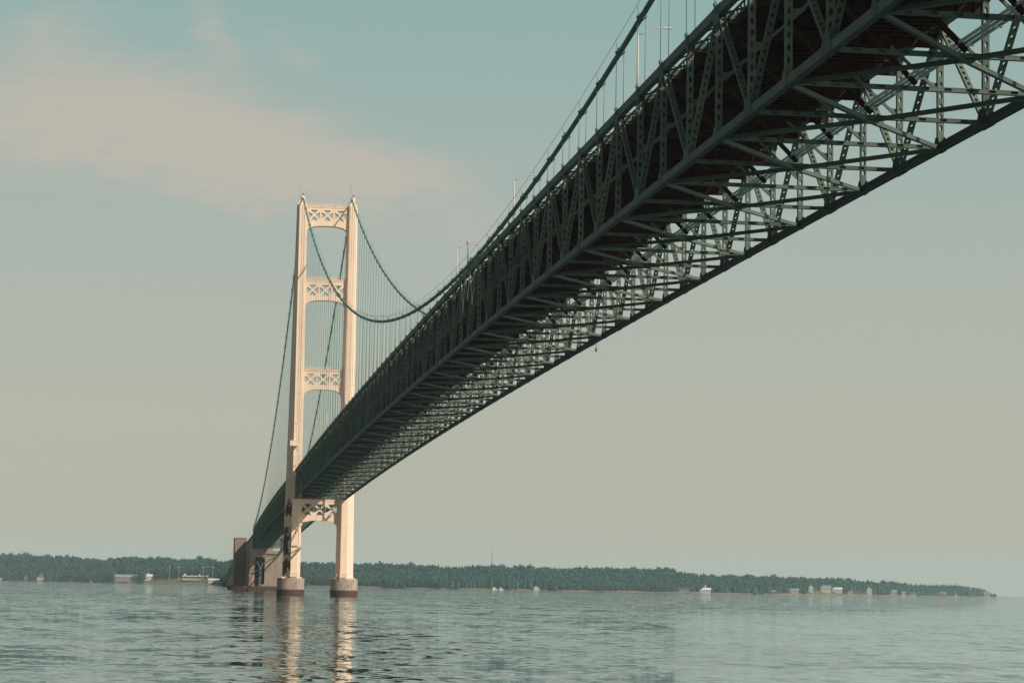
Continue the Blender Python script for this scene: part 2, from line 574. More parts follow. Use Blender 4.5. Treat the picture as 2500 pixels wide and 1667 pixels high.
# ---- main cables
for s in (-1, 1):
    x = s * HW
    ys = [-1176 + 8 * k for k in range(147)] + [0] + [8 + 9.02 * k for k in range(61)]
    ys = sorted(set(ys))
    cb = MB(); cb.tube([(x, y, zcable(y)) for y in ys], .31, 10)
    cable = cb.build('main_cable', M['cable'], bridge, True)
    for sx in (-1, 1):
        hr = MB(); hr.tube([(x + sx * .5, y, zcable(y) + 1.25) for y in ys], .025, 5)
        hr.build('hand_rope', M['rope'], cable)
    bm = MB(); bm.lathe([(.3, -.42), (.395, -.4), (.395, .4), (.3, .42)], n=10)
    bm.box((.42, 0, 0), (.2, .2, .7)); bm.box((-.42, 0, 0), (.2, .2, .7))
    for sx in (-1, 1):
        bm.beam((sx * .3, .2, 0), (sx * .5, 1.28, 0), .045, .045)
    T_b, me_b = Tpl(bm), bm.mesh('cable_band', M['cable'])
    rest = []
    def band_mat(y):
        e = .5; d = Vector((0, 2 * e, zcable(y + e) - zcable(y - e)))
        p = Vector((x, y, zcable(y)))
        return frame(p, p + d.normalized(), (1, 0, 0), 1)
    for j in range(J0, J1 + 1):
        Mx = band_mat(yj(j))
        # stanchions stand up: flip so that local Y points to the sky
        if (Mx @ Vector((0, 1, 0)) - Mx.translation).z < 0:
            Mx = Mx @ Matrix.Rotation(math.pi, 4, 'Z')
        if -12 <= j < 48: link('cable_band', me_b, cable, mat=Mx)
        else: rest.append((T_b, npm(Mx)))
    for k in range(45):
        Mx = band_mat(6 + 12.0 * k)
        if (Mx @ Vector((0, 1, 0)) - Mx.translation).z < 0:
            Mx = Mx @ Matrix.Rotation(math.pi, 4, 'Z')
        rest.append((T_b, npm(Mx)))
    o = stamp('cable_band', rest, M['cable'], cable); o['kind'] = 'stuff'
    # little obstruction lights and brackets on every third band
    ob = MB(); ob.box((0, 0, .62), (.5, .3, .12)); ob.box((0, 0, .45), (.14, .14, .4))
    me_ob = ob.mesh('cable_light', M['cable'])
    for j in range(-11, 46, 3):
        link('cable_light', me_ob, cable, mat=Matrix.Translation((x, yj(j) + .6, zcable(yj(j) + .6))))
    # centre tie: cable clamped to the truss at midspan
    ct = MB(); ct.box((0, 0, 59.1), (.8, 1.3, 1.1)); ct.box((0, 0, 58.35), (.7, 2.2, .5)); ct.box((0, -.3, 59.9), (.5, .4, .6))
    o = ct.build('centre_tie', M['steel'], cable, loc=(x, MID, 0))
    for a, b in ((-10, -3.2), (-3.2, 3.2), (3.2, 9)):
        rd = MB()
        rd.tube([(x + s * .5, MID + a, 57.6), (x + s * .5, MID + (a + b) / 2, 51.4 if a < -5 or a > 0 else 53.0), (x + s * .5, MID + b, 57.6)], .07, 6)
        rd.build('stay_rod', M['lamp'], cable)

# suspender ropes
sus = []
for s in (-1, 1):
    for ox in (-.42, .42):
        x = s * HW + ox
        for j in range(-44, J1 + 1):
            y = yj(j); z0, z1 = zt(y) + .5, zcable(y)
            if z1 - z0 > .8: sus.append((j, x, y, z0, z1))
        for k in range(1, 44):
            y = 6 + 12.0 * k; z0, z1 = zt(y) + .5, zcable(y)
            if z1 - z0 > .8: sus.append((None, x, y, z0, z1))
um = MB(); um.tube([(0, 0, 0), (0, 0, 1)], .037, 6); T_u = Tpl(um); me_u = um.mesh('suspender', M['rope'])
def smat(i): return Matrix.Translation((i[1], i[2], i[3])) @ Matrix.Diagonal((1, 1, i[4] - i[3], 1))
def size(i):
    d = (Vector((i[1], i[2], i[3])) - CAM).length
    L = i[4] - i[3] if i[2] > -740 else min(i[4] - i[3], 8)
    return -L / d
vis = sorted([i for i in sus if i[0] is not None and i[0] >= -16], key=size)[:100]
ids = set(id(i) for i in vis)
for i in vis: link('suspender', me_u, bridge, mat=smat(i))
o = stamp('suspender', [(T_u, npm(smat(i))) for i in sus if id(i) not in ids], M['rope'], bridge); o['kind'] = 'stuff'

# ---- tower
LEGX0, LEGX1 = 11.1, 10.75       # leg centre at the foot and at the top
def leg_dims(z):
    """distances from the bridge axis: outer edge, flat front outer, flat front inner, inner edge; half depths"""
    t = max(0, min(1, (z - 7) / 158.0))
    L = lambda p, q: p + (q - p) * t
    return L(14.8, 12.85), L(11.6, 11.9), L(9.0, 9.3), L(7.35, 8.55), L(5.1, 2.9), L(.9, .8)
for s in (-1, 1):
    lg = MB(); zs = [7.3, 9.2, 24, 45, 66, 88, 110, 132, 150, 164.7]
    ringi = []
    for z in zs:
        xo, fo, fi, xi, b, c = leg_dims(z)
        i0 = len(lg.v); ringi.append(i0)
        q = [(fo, -b), (fi, -b), (xi, -c), (xi, c), (fi, b), (fo, b), (xo, c), (xo, -c)]
        if s > 0: q = [q[i] for i in (1, 0, 7, 6, 5, 4, 3, 2)]
        lg.v.extend([(s * x, y, z) for x, y in q])
    for r0, r1 in zip(ringi, ringi[1:]):
        for k in range(8):
            k2 = (k + 1) % 8; lg.face((r0 + k, r0 + k2, r1 + k2, r1 + k))
    lg.face([ringi[-1] + k for k in range(8)]); lg.face([ringi[0] + k for k in reversed(range(8))])
    leg = lg.build('tower_leg', M['ivory_peel'] if s < 0 else M['ivory'], bridge)
    if s < 0: leg['label'] = 'ivory tower leg with dark red primer showing on its outer face'
    # cover ribs standing proud of the front face
    for k, off in enumerate((.16, .5)):
        rb = MB()
        for za, zb_ in zip(zs[1:], zs[2:]):
            ca = leg_dims(za); cb_ = leg_dims(zb_)
            if za < 44: continue
            rb.beam((s * (ca[2] + off * (ca[1] - ca[2])), -ca[4] - .05, za), (s * (cb_[2] + off * (cb_[1] - cb_[2])), -cb_[4] - .05, zb_), .12, .16, up=(0, 1, 0))
        rb.build('cover_rib', M['ivory'], leg)
    # foot: flanged base with panels
    ft = MB()
    ft.box((s * LEGX0, 0, 7.55), (8.6, 7.6, .5))
    fc = s * 10.3
    ft.box((fc, -4.75, 8.55), (2.9, 1.5, 1.5)); ft.box((fc, -4.75, 9.38), (3.2, 1.7, .16))
    ft.box((fc - s * 1.9, -3.1, 8.55), (1.5, 1.6, 1.5))
    for k in (-1, 0, 1):
        ft.box((fc + k * 1.32, -5.55, 8.5), (.2, .14, 1.4))
    ft.build('foot_flange', M['ivory'], leg)
    # saddle housing, beacon, antenna at the top
    sd = MB()
    cx = s * LEGX1
    sd.add([(cx - 1.9, -2.4, 164.7), (cx + 1.9, -2.4, 164.7), (cx + 1.9, 2.4, 164.7), (cx - 1.9, 2.4, 164.7),
            (cx - .6, -1.5, 166.6), (cx + .6, -1.5, 166.6), (cx + .6, 1.5, 166.6), (cx - .6, 1.5, 166.6)],
           [(3, 2, 1, 0), (4, 5, 6, 7), (0, 1, 5, 4), (1, 2, 6, 5), (2, 3, 7, 6), (3, 0, 4, 7)])
    sd.lathe([(.5, 166.6), (.75, 167.2), (.85, 168.0), (.65, 168.7), (.3, 169.0)], (cx + .2, 0, 0), 14)
    sd.beam((cx + s * -.8, .6, 168.4), (cx + s * -2.2, .6, 164.9), .22, .22)
    sd.build('cable_saddle', M['ivory'], leg)
    bc_ = MB(); bc_.lathe([(.2, 169.0), (.26, 169.2), (.24, 169.9), (.08, 170.1)], (cx + .2, 0, 0), 10)
    bc_.build('beacon', M['dark'], leg)
    an = MB(); an.tube([(cx - 1.0, 0, 167.4), (cx - 1.0, 0, 175)], .045, 6)
    if s > 0: an.tube([(cx - 1.5, 0, 174), (cx - .5, 0, 174)], .05, 5)
    an.build('antenna', M['dark'], leg)
    if s < 0:
        pf = MB(); d_ = leg_dims(63); cx2 = (d_[1] + d_[2]) / 2 + 1.1; b = d_[4]
        pf.box((-cx2 - .2, -b - 1.2, 63.2), (3.3, 2.4, 2.2)); pf.box((-cx2 - .2, -b - 1.2, 64.4), (3.5, 2.6, .12))
        pf.build('inspection_cage', M['ivory'], leg)

def portal(ztop, zcrown, zspring, hole_z0, hole_z1, zfoot=None):
    """arched plate strut with three X panels cut through it"""
    zm = (ztop + zspring) / 2
    w = leg_dims(zm)[3] + .35
    wi = w - .35
    outer = [(-w, ztop), (-w, zspring - 2)]
    # flat arch with rounded shoulders
    for i in range(25):
        t = math.pi * (1 - i / 24.0)
        ct, st_ = math.cos(t), math.sin(t)
        xx = wi * math.copysign(abs(ct) ** .72, ct)
        outer.append((xx, zspring + (zcrown - zspring) * st_ ** .62))
    outer[2] = (-wi, zspring - 2); outer[-1] = (wi, zspring - 2)
    outer += [(w, zspring - 2), (w, ztop)]
    loops = [outer]
    hh = (hole_z1 - hole_z0) / 2; zc = (hole_z0 + hole_z1) / 2; hw_ = hh * 1.05; bar = .5
    pitch = w * 2 / 3.18
    for k in (-1, 0, 1):
        xc = k * pitch
        # top, bottom, left, right trapezoids of the X
        tw, n_ = hw_ - bar * 1.0, .35
        for sg in (1, -1):
            loops.append([(xc - tw * .78, zc + sg * hh), (xc + tw * .78, zc + sg * hh), (xc + .38, zc + sg * .72), (xc - .38, zc + sg * .72)])
            loops.append([(xc + sg * hw_, zc - tw * .72), (xc + sg * hw_, zc + tw * .72), (xc + sg * .78, zc + .36), (xc + sg * .78, zc - .36)])
    flat = [q for lp in loops for q in lp]
    tris = tessellate_polygon([[Vector((px, pz, 0)) for px, pz in lp] for lp in loops])
    mb = MB(); n = len(flat); yf, yb = -1.7, 1.7
    mb.v = [(px, yf, pz) for px, pz in flat] + [(px, yb, pz) for px, pz in flat]
    for t in tris:
        a_, b_, c_ = (flat[i] for i in t)
        ar = (b_[0] - a_[0]) * (c_[1] - a_[1]) - (b_[1] - a_[1]) * (c_[0] - a_[0])
        t = tuple(t) if ar > 0 else tuple(reversed(t))
        mb.face(t); mb.face(tuple(i + n for i in reversed(t)))
    o0 = 0
    for lp in loops:
        m_ = len(lp)
        for i in range(m_):
            i2 = (i + 1) % m_; mb.face((o0 + i, o0 + i2, o0 + i2 + n, o0 + i + n))
        o0 += m_
    po = mb.build('portal_strut', M['ivory'], bridge)
    cap = MB(); cap.box((0, 0, ztop + .15), (w * 2 - .7, 3.7, .3)); cap.box((0, -1.72, ztop - .45), (w * 2 - .7, .22, .25))
    cap.build('cap_plate', M['ivory'], po)
    if ztop > 60:
        rl = MB()
        for sy in (-1, 1):
            rl.beam((-w + .5, sy * 1.7, ztop + 1.35), (w - .5, sy * 1.7, ztop + 1.35), .07, .07)
            rl.beam((-w + .5, sy * 1.7, ztop + .85), (w - .5, sy * 1.7, ztop + .85), .05, .05)
            for i in range(15):
                xx = -w + .6 + i * (2 * w - 1.2) / 14
                rl.beam((xx, sy * 1.7, ztop + .3), (xx, sy * 1.7, ztop + 1.35), .05, .05)
        rl.build('walkway_railing', M['ivory'], po)
    return po
portal(164.3, 156.0, 152.2, 158.2, 162.7)
portal(132.9, 124.2, 120.6, 126.2, 130.7)
portal(94.6, 86.4, 82.2, 88.4, 92.9)
portal(40.0, 31.4, 27.6, 33.7, 38.3)

# ---- concrete: tower piers, anchor pier, viaduct
for s in (-1, 1):
    pr = empty('tower_pier', (s * 11.15, 0, 0))
    tag(pr, 'round concrete drum pier under the %s tower leg' % ('rust streaked' if s < 0 else 'clean ivory'), 'bridge pier', 'drum piers under the tower')
    d = MB(); d.lathe([(5.72, 2.5), (5.72, 7.1), (5.55, 7.3)], n=48); d.build('drum', M['concrete'], pr)
    d = MB(); d.lathe([(5.82, -4), (5.82, 2.52), (5.75, 2.6)], n=48); d.build('fender_band', M['sheet'], pr)

an = empty('anchor_pier', (0, 549, 0))
tag(an, 'massive weathered concrete anchorage block at the end of the side span', 'anchorage')
m2 = MB()
# front wall with a deep opening
for (x0, x1, z0, z1) in ((-14.2, -9.6, 2.6, 25.4), (-9.6, -3.6, 21.0, 25.4), (-3.6, 13.5, 2.6, 25.4), (-9.6, -3.6, 2.6, 4.0)):
    m2.box(((x0 + x1) / 2, -26, (z0 + z1) / 2), (x1 - x0, 16, z1 - z0))
m2.box((-.5, 11, 13.9), (27.4, 58, 22.6))
m2.build('front_wall', M['anchor'], an)
for s in (-1, 1):
    xw = -18.0 if s < 0 else 13.5; m = MB(); m.box((xw, 33, 18.2), (7.6, 40, 31.2)); m.box((xw, 33, 33.95), (8.1, 40.6, .5))
    m.build('wing_block', M['anchor'], an)
    m = MB(); m.box((s * 11.8, -33.8, 14.4), (3.2, 2.6, 23.6)); m.box((s * 11.8, -33.8, 26.35), (3.8, 3.2, .5))
    m.build('pilaster', M['anchor'], an)
m = MB()
for k in range(31):
    m.box((-24.4 + k * 1.4, -46 + (.25 if k % 2 else 0), .8), (1.39, 1.2, 4.0))
m.box((-3.4, 12, .8), (43.2, 115.0, 3.6))
m.build('sheet_pile_base', M['sheet'], an)
m = MB()
m.beam((-6.6, -36, 2.6), (-6.2, -36, 15), 1.5, 1.5); m.beam((-6.2, -36, 14), (-9.2, -36, 19), .9, .9); m.beam((-6.2, -36, 14), (-3.4, -36, 19.6), .9, .9)
m.beam((-9.4, -36, 12.6), (-6.2, -36, 12.6), .9, 1.0); m.beam((-9.2, -36, 6), (-6.4, -36, 10.5), .7, .7)
for zz in (17.2, 18.6, 20.0): m.beam((-9.4, -35.4, zz), (-3.7, -35.4, zz), .4, .5)
m.build('steel_bent', M['girder'], an)

va = empty('approach_viaduct', (0, 615, 0))
tag(va, 'dark approach viaduct running down to the wooded shore behind the anchorage', 'viaduct')
def zv(y): return 39.0 - .021 * (y - 560) if y < 1000 else max(3.5, 29.8 - .034 * (y - 1000))
g = MB()
ys = [550 + 47.5 * k for k in range(43)]
for a, b in zip(ys, ys[1:]):
    g.beam((0, a, zv(a)), (0, b, zv(b)), 16.5, 1.2)
    for s in (-1, 1): g.beam((s * 7.2, a, zv(a) - 2.2), (s * 7.2, b, zv(b) - 2.2), .7, 3.4)
g.build('viaduct_deck', M['girder'], va, loc=(0, -615, 0))
pm = MB(); pm.box((0, 0, 0), (13, 3.0, 1)); pm.box((0, 0, .46), (17, 3.6, .08)); me_p = pm.mesh('viaduct_pier', M['anchor'])
for y in ys[2::1]:
    h = zv(y) - 3.8
    if h > .5:
        o = link('viaduct_pier', me_p, va, mat=Matrix.Translation((0, y - 615, h / 2 - .5)) @ Matrix.Diagonal((1, 1, h + 1, 1)))

# ---- street lamps on the deck
def street_lamp(x, y, inward, label):
    o = empty('street_lamp', (x, y, zb(y) + 11.4)); tag(o, label, 'street lamp', 'street lamps along the bridge deck')
    p = MB(); p.tube([(0, 0, 0), (0, 0, 8.9)], [.14, .085], 8); p.lathe([(.22, 0), (.22, .5), (.15, .6)], n=10); p.build('pole', M['lamp'], o, True)
    a = MB(); a.tube([(0, 0, 8.8), (inward * .8, 0, 9.15), (inward * 1.6, 0, 9.55), (inward * 2.3, 0, 9.75), (inward * 2.9, 0, 9.75)], .055, 6); a.build('lamp_arm', M['lamp'], o, True)
    h = MB(); i = inward
    h.add([(i * 2.8, -.12, 9.70), (i * 3.75, -.2, 9.66), (i * 3.75, .2, 9.66), (i * 2.8, .12, 9.70), (i * 2.85, -.1, 9.86), (i * 3.6, -.16, 9.94), (i * 3.6, .16, 9.94), (i * 2.85, .1, 9.86)],
          [(3, 2, 1, 0), (4, 5, 6, 7), (0, 1, 5, 4), (1, 2, 6, 5), (2, 3, 7, 6), (3, 0, 4, 7)])
    h.build('lamp_head', M['lamp'], o)
street_lamp(-8.75, -724.0, 1, 'tall street lamp nearest the top of the picture, its head among the suspender ropes')
street_lamp(-8.75, -628.0, 1, 'slim street lamp rising left of the main cable, second down the deck')
street_lamp(-8.75, -555.0, 1, 'slim street lamp beside the cable clamp at midspan')
street_lamp(-8.75, -267.0, 1, 'faint far street lamp in front of the right tower leg')
street_lamp(-8.75, -179.6, 1, 'faint far street lamp seen through the lowest open portal')
street_lamp(8.75, -193.5, -1, 'pale street lamp right of the tower, arm bent to the left')
street_lamp(-8.75, 323.0, 1, 'tiny street lamp on the side span left of the tower')
street_lamp(-8.75, 540.0, 1, 'tiny street lamp at the anchorage end of the bridge')

nl = empty('navigation_light', (HW, -594, 46.1)); tag(nl, 'small navigation light hanging under the right truss at midspan', 'navigation light')
m = MB(); m.tube([(0, 0, .0), (0, 0, -.9)], .05, 6); m.build('hanger', M['dark'], nl)
m = MB(); m.lathe([(.07, -1.6), (.16, -1.5), (.16, -1.05), (.06, -.85)], n=12); m.build('lantern', M['dark'], nl)
nm = empty('light_mast', (-HW, MID + 4.6, 60.2)); tag(nm, 'short mast with a white light standing on the cable clamp', 'light mast')
m = MB(); m.tube([(0, 0, -1), (0, 0, 3.0)], [.12, .06], 8); m.build('mast', M['cable'], nm)
m = MB(); m.lathe([(.1, 3.0), (.24, 3.1), (.24, 3.5), (.1, 3.65)], n=10); m.box((.45, 0, 3.3), (.5, .18, .14)); m.build('lamp_head', M['lamp'], nm)

# ------------------------------------------------------------- shore and woods
SHORE = [(-700, -1114, 4530, 53.9), (-250, -641, 3996, 52.6), (0, -380, 3318, 47.8), (60, -329, 3202, 49.8), (110, -288, 3104, 45.8), (160, -248, 3006, 46.3), (200, -218, 2927, 40.5), (250, -181, 2828, 36.2), (300, -146, 2729, 40.7), (370, -100, 2637, 41.4), (430, -63, 2557, 37.6), (500, -20, 2513, 39.9), (560, 16, 2493, 34.8), (700, 98, 2437, 35.4), (870, 195, 2366, 34.4), (960, 246, 2343, 35.2), (1080, 314, 2309, 32.7), (1150, 354, 2305, 34.7), (1210, 389, 2300, 36.6), (1300, 441, 2293, 33.3), (1400, 507, 2333, 32.4), (1430, 527, 2344, 34.1), (1490, 568, 2367, 35.6), (1550, 609, 2390, 35.3), (1640, 672, 2423, 35.4), (1700, 714, 2444, 29.9), (1760, 764, 2494, 27.7), (1820, 815, 2544, 29.4), (1900, 884, 2609, 26.9), (1985, 983, 2758, 27.4), (2030, 1037, 2836, 28.5), (2080, 1104, 2942, 26.9), (2140, 1192, 3082, 23.1), (2200, 1282, 3222, 23.8), (2260, 1401, 3435, 23.1), (2340, 1592, 3793, 25.0), (2400, 1762, 4115, 18.7), (2420, 1838, 4270, 11.6), (2470, 2031, 4655, 3.5)]
SH = np.array(SHORE, float)
def shore(s):
    return (np.interp(s, SH[:, 0], SH[:, 1]), np.interp(s, SH[:, 0], SH[:, 2]), np.interp(s, SH[:, 0], SH[:, 3]))
def inland(s):
    x, y, _ = shore(s); d = np.array([x - CAM.x, y - CAM.y]); return d / np.linalg.norm(d)
TREE = 15.0
def ground(s, d):
    """height of the land d metres behind the waterline at shore station s"""
    top = shore(s)[2]; base = max(.0, top + 3 - TREE)
    r = min(1, max(0, d / 150.0)); r = r * r * (3 - 2 * r)
    return -.6 + min(2.2, d * .22) * min(1, top / 10) + base * r * .9
def land(s, d):
    x, y, _ = shore(s); n = inland(s); return Vector((x + n[0] * d, y + n[1] * d, ground(s, d)))

ss = np.arange(-700, 2476, 12.0); ds = [-8, 2, 8, 16, 30, 50, 80, 115, 150, 220, 420]
hm = MB()
for s in ss:
    for d in ds: hm.v.append(tuple(land(s, d)))
nd = len(ds)
for i in range(len(ss) - 1):
    for k in range(nd - 1):
        hm.face((i * nd + k, (i + 1) * nd + k, (i + 1) * nd + k + 1, i * nd + k + 1))
mt, nt, b = new_mat('shore_ground')
Pp = pos(nt); sep = N(nt, 'ShaderNodeSeparateXYZ'); nt.links.new(Pp, sep.inputs[0])
c = mix_rgb(nt, ramp(nt, noise(nt, Pp, .03), .4, .6), (.06, .09, .035), (.13, .12, .06))
c = mix_rgb(nt, ramp(nt, sep.outputs[2], 3.6, 1.6), c, (.17, .14, .10))
nt.links.new(c, b.inputs['Base Color']); b.inputs['Roughness'].default_value = .95; b.inputs['Specular IOR Level'].default_value = .1
hills = hm.build('hills', mt, None, True); tag(hills, kind='structure')

def leaf_mat(name, a, b_):
    m, nt, b = new_mat(name)
    Pp = pos(nt)
    c = mix_rgb(nt, ramp(nt, noise(nt, Pp, .045, 2), .35, .65), a, b_)
    c = mix_rgb(nt, ramp(nt, noise(nt, Pp, .6, 3), .3, .7), c, tuple(v * .55 for v in a))
    nt.links.new(c, b.inputs['Base Color']); b.inputs['Roughness'].default_value = .9; b.inputs['Specular IOR Level'].default_value = .15
    return m
M['needle'] = leaf_mat('conifer_needles', (.030, .10, .082), (.048, .126, .10))
M['leaf'] = leaf_mat('broad_leaves', (.05, .138, .112), (.075, .165, .128))
M['bark'] = worn('bark', (.09, .065, .045), (.12, .09, .065), 1., .9)

def conifer(seed):
    r = np.random.default_rng(seed); mb = MB()
    mb.mi = 1; mb.tube([(0, 0, 0), (0, 0, .55)], [.03, .012], 5); mb.mi = 0
    n = 8; lev = 7
    for t in range(lev):
        z0 = .1 + .82 * t / lev; rad = .24 * (1 - t / lev) ** .8 + .02; z1 = min(1, z0 + .24)
        b = len(mb.v)
        for k in range(n):
            a = 2 * math.pi * (k + r.uniform(-.3, .3)) / n; q = rad * r.uniform(.6, 1.2)
            mb.v.append((q * math.cos(a), q * math.sin(a), z0 + r.uniform(-.03, .03)))
        mb.v.append((r.uniform(-.012, .012), r.uniform(-.012, .012), z1))
        for k in range(n): mb.face((b + k, b + (k + 1) % n, b + n))
        mb.face(tuple(b + k for k in reversed(range(n))))
    return mb

def broadleaf(seed):
    r = np.random.default_rng(seed); mb = MB()
    mb.mi = 1; mb.tube([(0, 0, 0), (0.01, 0, .3), (0, .02, .6)], [.035, .025, .01], 5)
    for k in range(3):
        a = r.uniform(0, 6.28); mb.tube([(0, 0, .3), (.2 * math.cos(a), .2 * math.sin(a), .6)], [.016, .006], 4)
    mb.mi = 0
    # clumps of leaf-sized faces through the crown's volume
    for k in range(46):
        u = r.normal(size=3); u /= np.linalg.norm(u); q = r.uniform(.45, 1) ** .6
        c = np.array([u[0] * .30 * q, u[1] * .30 * q, .62 + u[2] * .36 * q])
        if c[2] < .2: c[2] = .2 + r.uniform(0, .1)
        sz = r.uniform(.06, .12)
        for t in range(4):
            pts = c + r.normal(size=(4, 3)) * sz * .75
            b = len(mb.v); mb.v.extend([tuple(p) for p in pts])
            mb.face((b, b + 1, b + 2)); mb.face((b + 1, b + 3, b + 2))
    return mb

KINDS = [('conifer', conifer(1)), ('conifer', conifer(2)), ('conifer', conifer(3)), ('broad', broadleaf(4)), ('broad', broadleaf(5)), ('broad', broadleaf(6))]
TPL = [(k, Tpl(mb), mb.mesh('pine_tree' if k == 'conifer' else 'broadleaf_tree', [M['needle'] if k == 'conifer' else M['leaf'], M['bark']])) for k, mb in KINDS]

# clearings in front of which houses stand: (station from, to, depth)
CLEAR = [(285, 345, 45), (350, 378, 55), (378, 545, 62), (-10, 22, 14), (55, 118, 18), (1655, 1740, 16), (1915, 1950, 16), (1965, 2062, 62), (2070, 2130, 40), (2160, 2235, 16), (2283, 2345, 14), (2396, 2416, 18), (1180, 1232, 8), (1300, 1320, 10)]
def setback(s):
    d = 7 + 5 * math.sin(s * .05) + 3 * math.sin(s * .017)
    for a, b, q in CLEAR:
        if a <= s <= b: d = max(d, q)
    return d
trees = []
s_ = -690.0
while s_ < 2425:
    x, y, top = shore(s_); dist = math.hypot(x - CAM.x, y - CAM.y)
    step = 8.0 * 5616 / dist * .62
    s_ += step
    fall = 1 if top > 20 else max(.35, top / 22)
    d = setback(s_) + random.uniform(0, 6)
    while d < 168:
        s2 = s_ + random.uniform(-.6, .6) * step
        con = .35 + .4 * (math.sin(s2 * .011 + 1) > .2) + (.3 if s2 > 2060 else 0)
        k = random.choice((0, 1, 2)) if random.random() < con else random.choice((3, 4, 5))
        h = TREE * random.uniform(.72, 1.12) * fall
        if d > 125: h = TREE * random.uniform(.7, 1.0) * fall * (1.22 if random.random() < .12 else 1)
        p = land(s2, d); p.z -= .3
        wd = h * (random.uniform(.85, 1.25) if k > 2 else random.uniform(.8, 1.1))
        trees.append((d, s2, k, p, h, wd, random.uniform(0, 6.28)))
        d += random.uniform(5.5, 10.5)
def tmat(t):
    return Matrix.Translation(t[3]) @ Matrix.Rotation(t[6], 4, 'Z') @ Matrix.Diagonal((t[5], t[5], t[4], 1))
inview = [t for t in trees if -5 < t[1] < 2425 and not 570 < t[1] < 735]
front = sorted(inview, key=lambda t: (t[0] - setback(t[1]) > 6.5, -t[4] / (t[3] - CAM).length))[:300]
# keep the individual ones to the tallest in the picture along the water's edge
fid = set(id(t) for t in front)
for t in front:
    k, tp, me = TPL[t[2]]
    o = link('pine_tree' if k == 'conifer' else 'broadleaf_tree', me, None, mat=tmat(t))
    if k == 'conifer': tag(o, 'dark pointed conifer in the front row of the wooded far shore', 'tree', 'conifers along the shore')
    else: tag(o, 'rounded leafy tree in the front row of the wooded far shore', 'tree', 'leafy trees along the shore')
for kind, nm_ in ((0, 'conifer'), (1, 'broad')):
    pass
fo = stamp('forest', [(TPL[t[2]][1], npm(tmat(t))) for t in trees if id(t) not in fid and t[2] > 2], [M['leaf'], M['bark']])
tag(fo, 'hazy leafy woods covering the low hills beyond the water', 'forest', kind='stuff')
fo = stamp('conifer_forest', [(TPL[t[2]][1], npm(tmat(t))) for t in trees if id(t) not in fid and t[2] < 3], [M['needle'], M['bark']])
tag(fo, 'dark conifers mixed through the woods beyond the water', 'forest', kind='stuff')

# ---- houses along the shore
def flat(name, c, r=.8):
    return worn(name, c, tuple(v * .9 for v in c), .4, r)
M['w_white'] = flat('white_siding', (.52, .47, .41)); M['w_tan'] = flat('tan_siding', (.45, .36, .27)); M['w_brown'] = flat('brown_siding', (.25, .18, .14))
M['w_olive'] = flat('olive_siding', (.24, .24, .16)); M['w_pink'] = flat('rose_siding', (.5, .33, .28))
M['r_grey'] = flat('grey_shingles', (.22, .23, .24)); M['r_dark'] = flat('dark_shingles', (.09, .085, .08)); M['r_red'] = flat('rusty_roof', (.26, .13, .1)); M['r_pale'] = flat('pale_metal_roof', (.6, .6, .58))
M['glass'] = worn('window_glass', (.03, .04, .05), (.04, .05, .06), 1, .15)

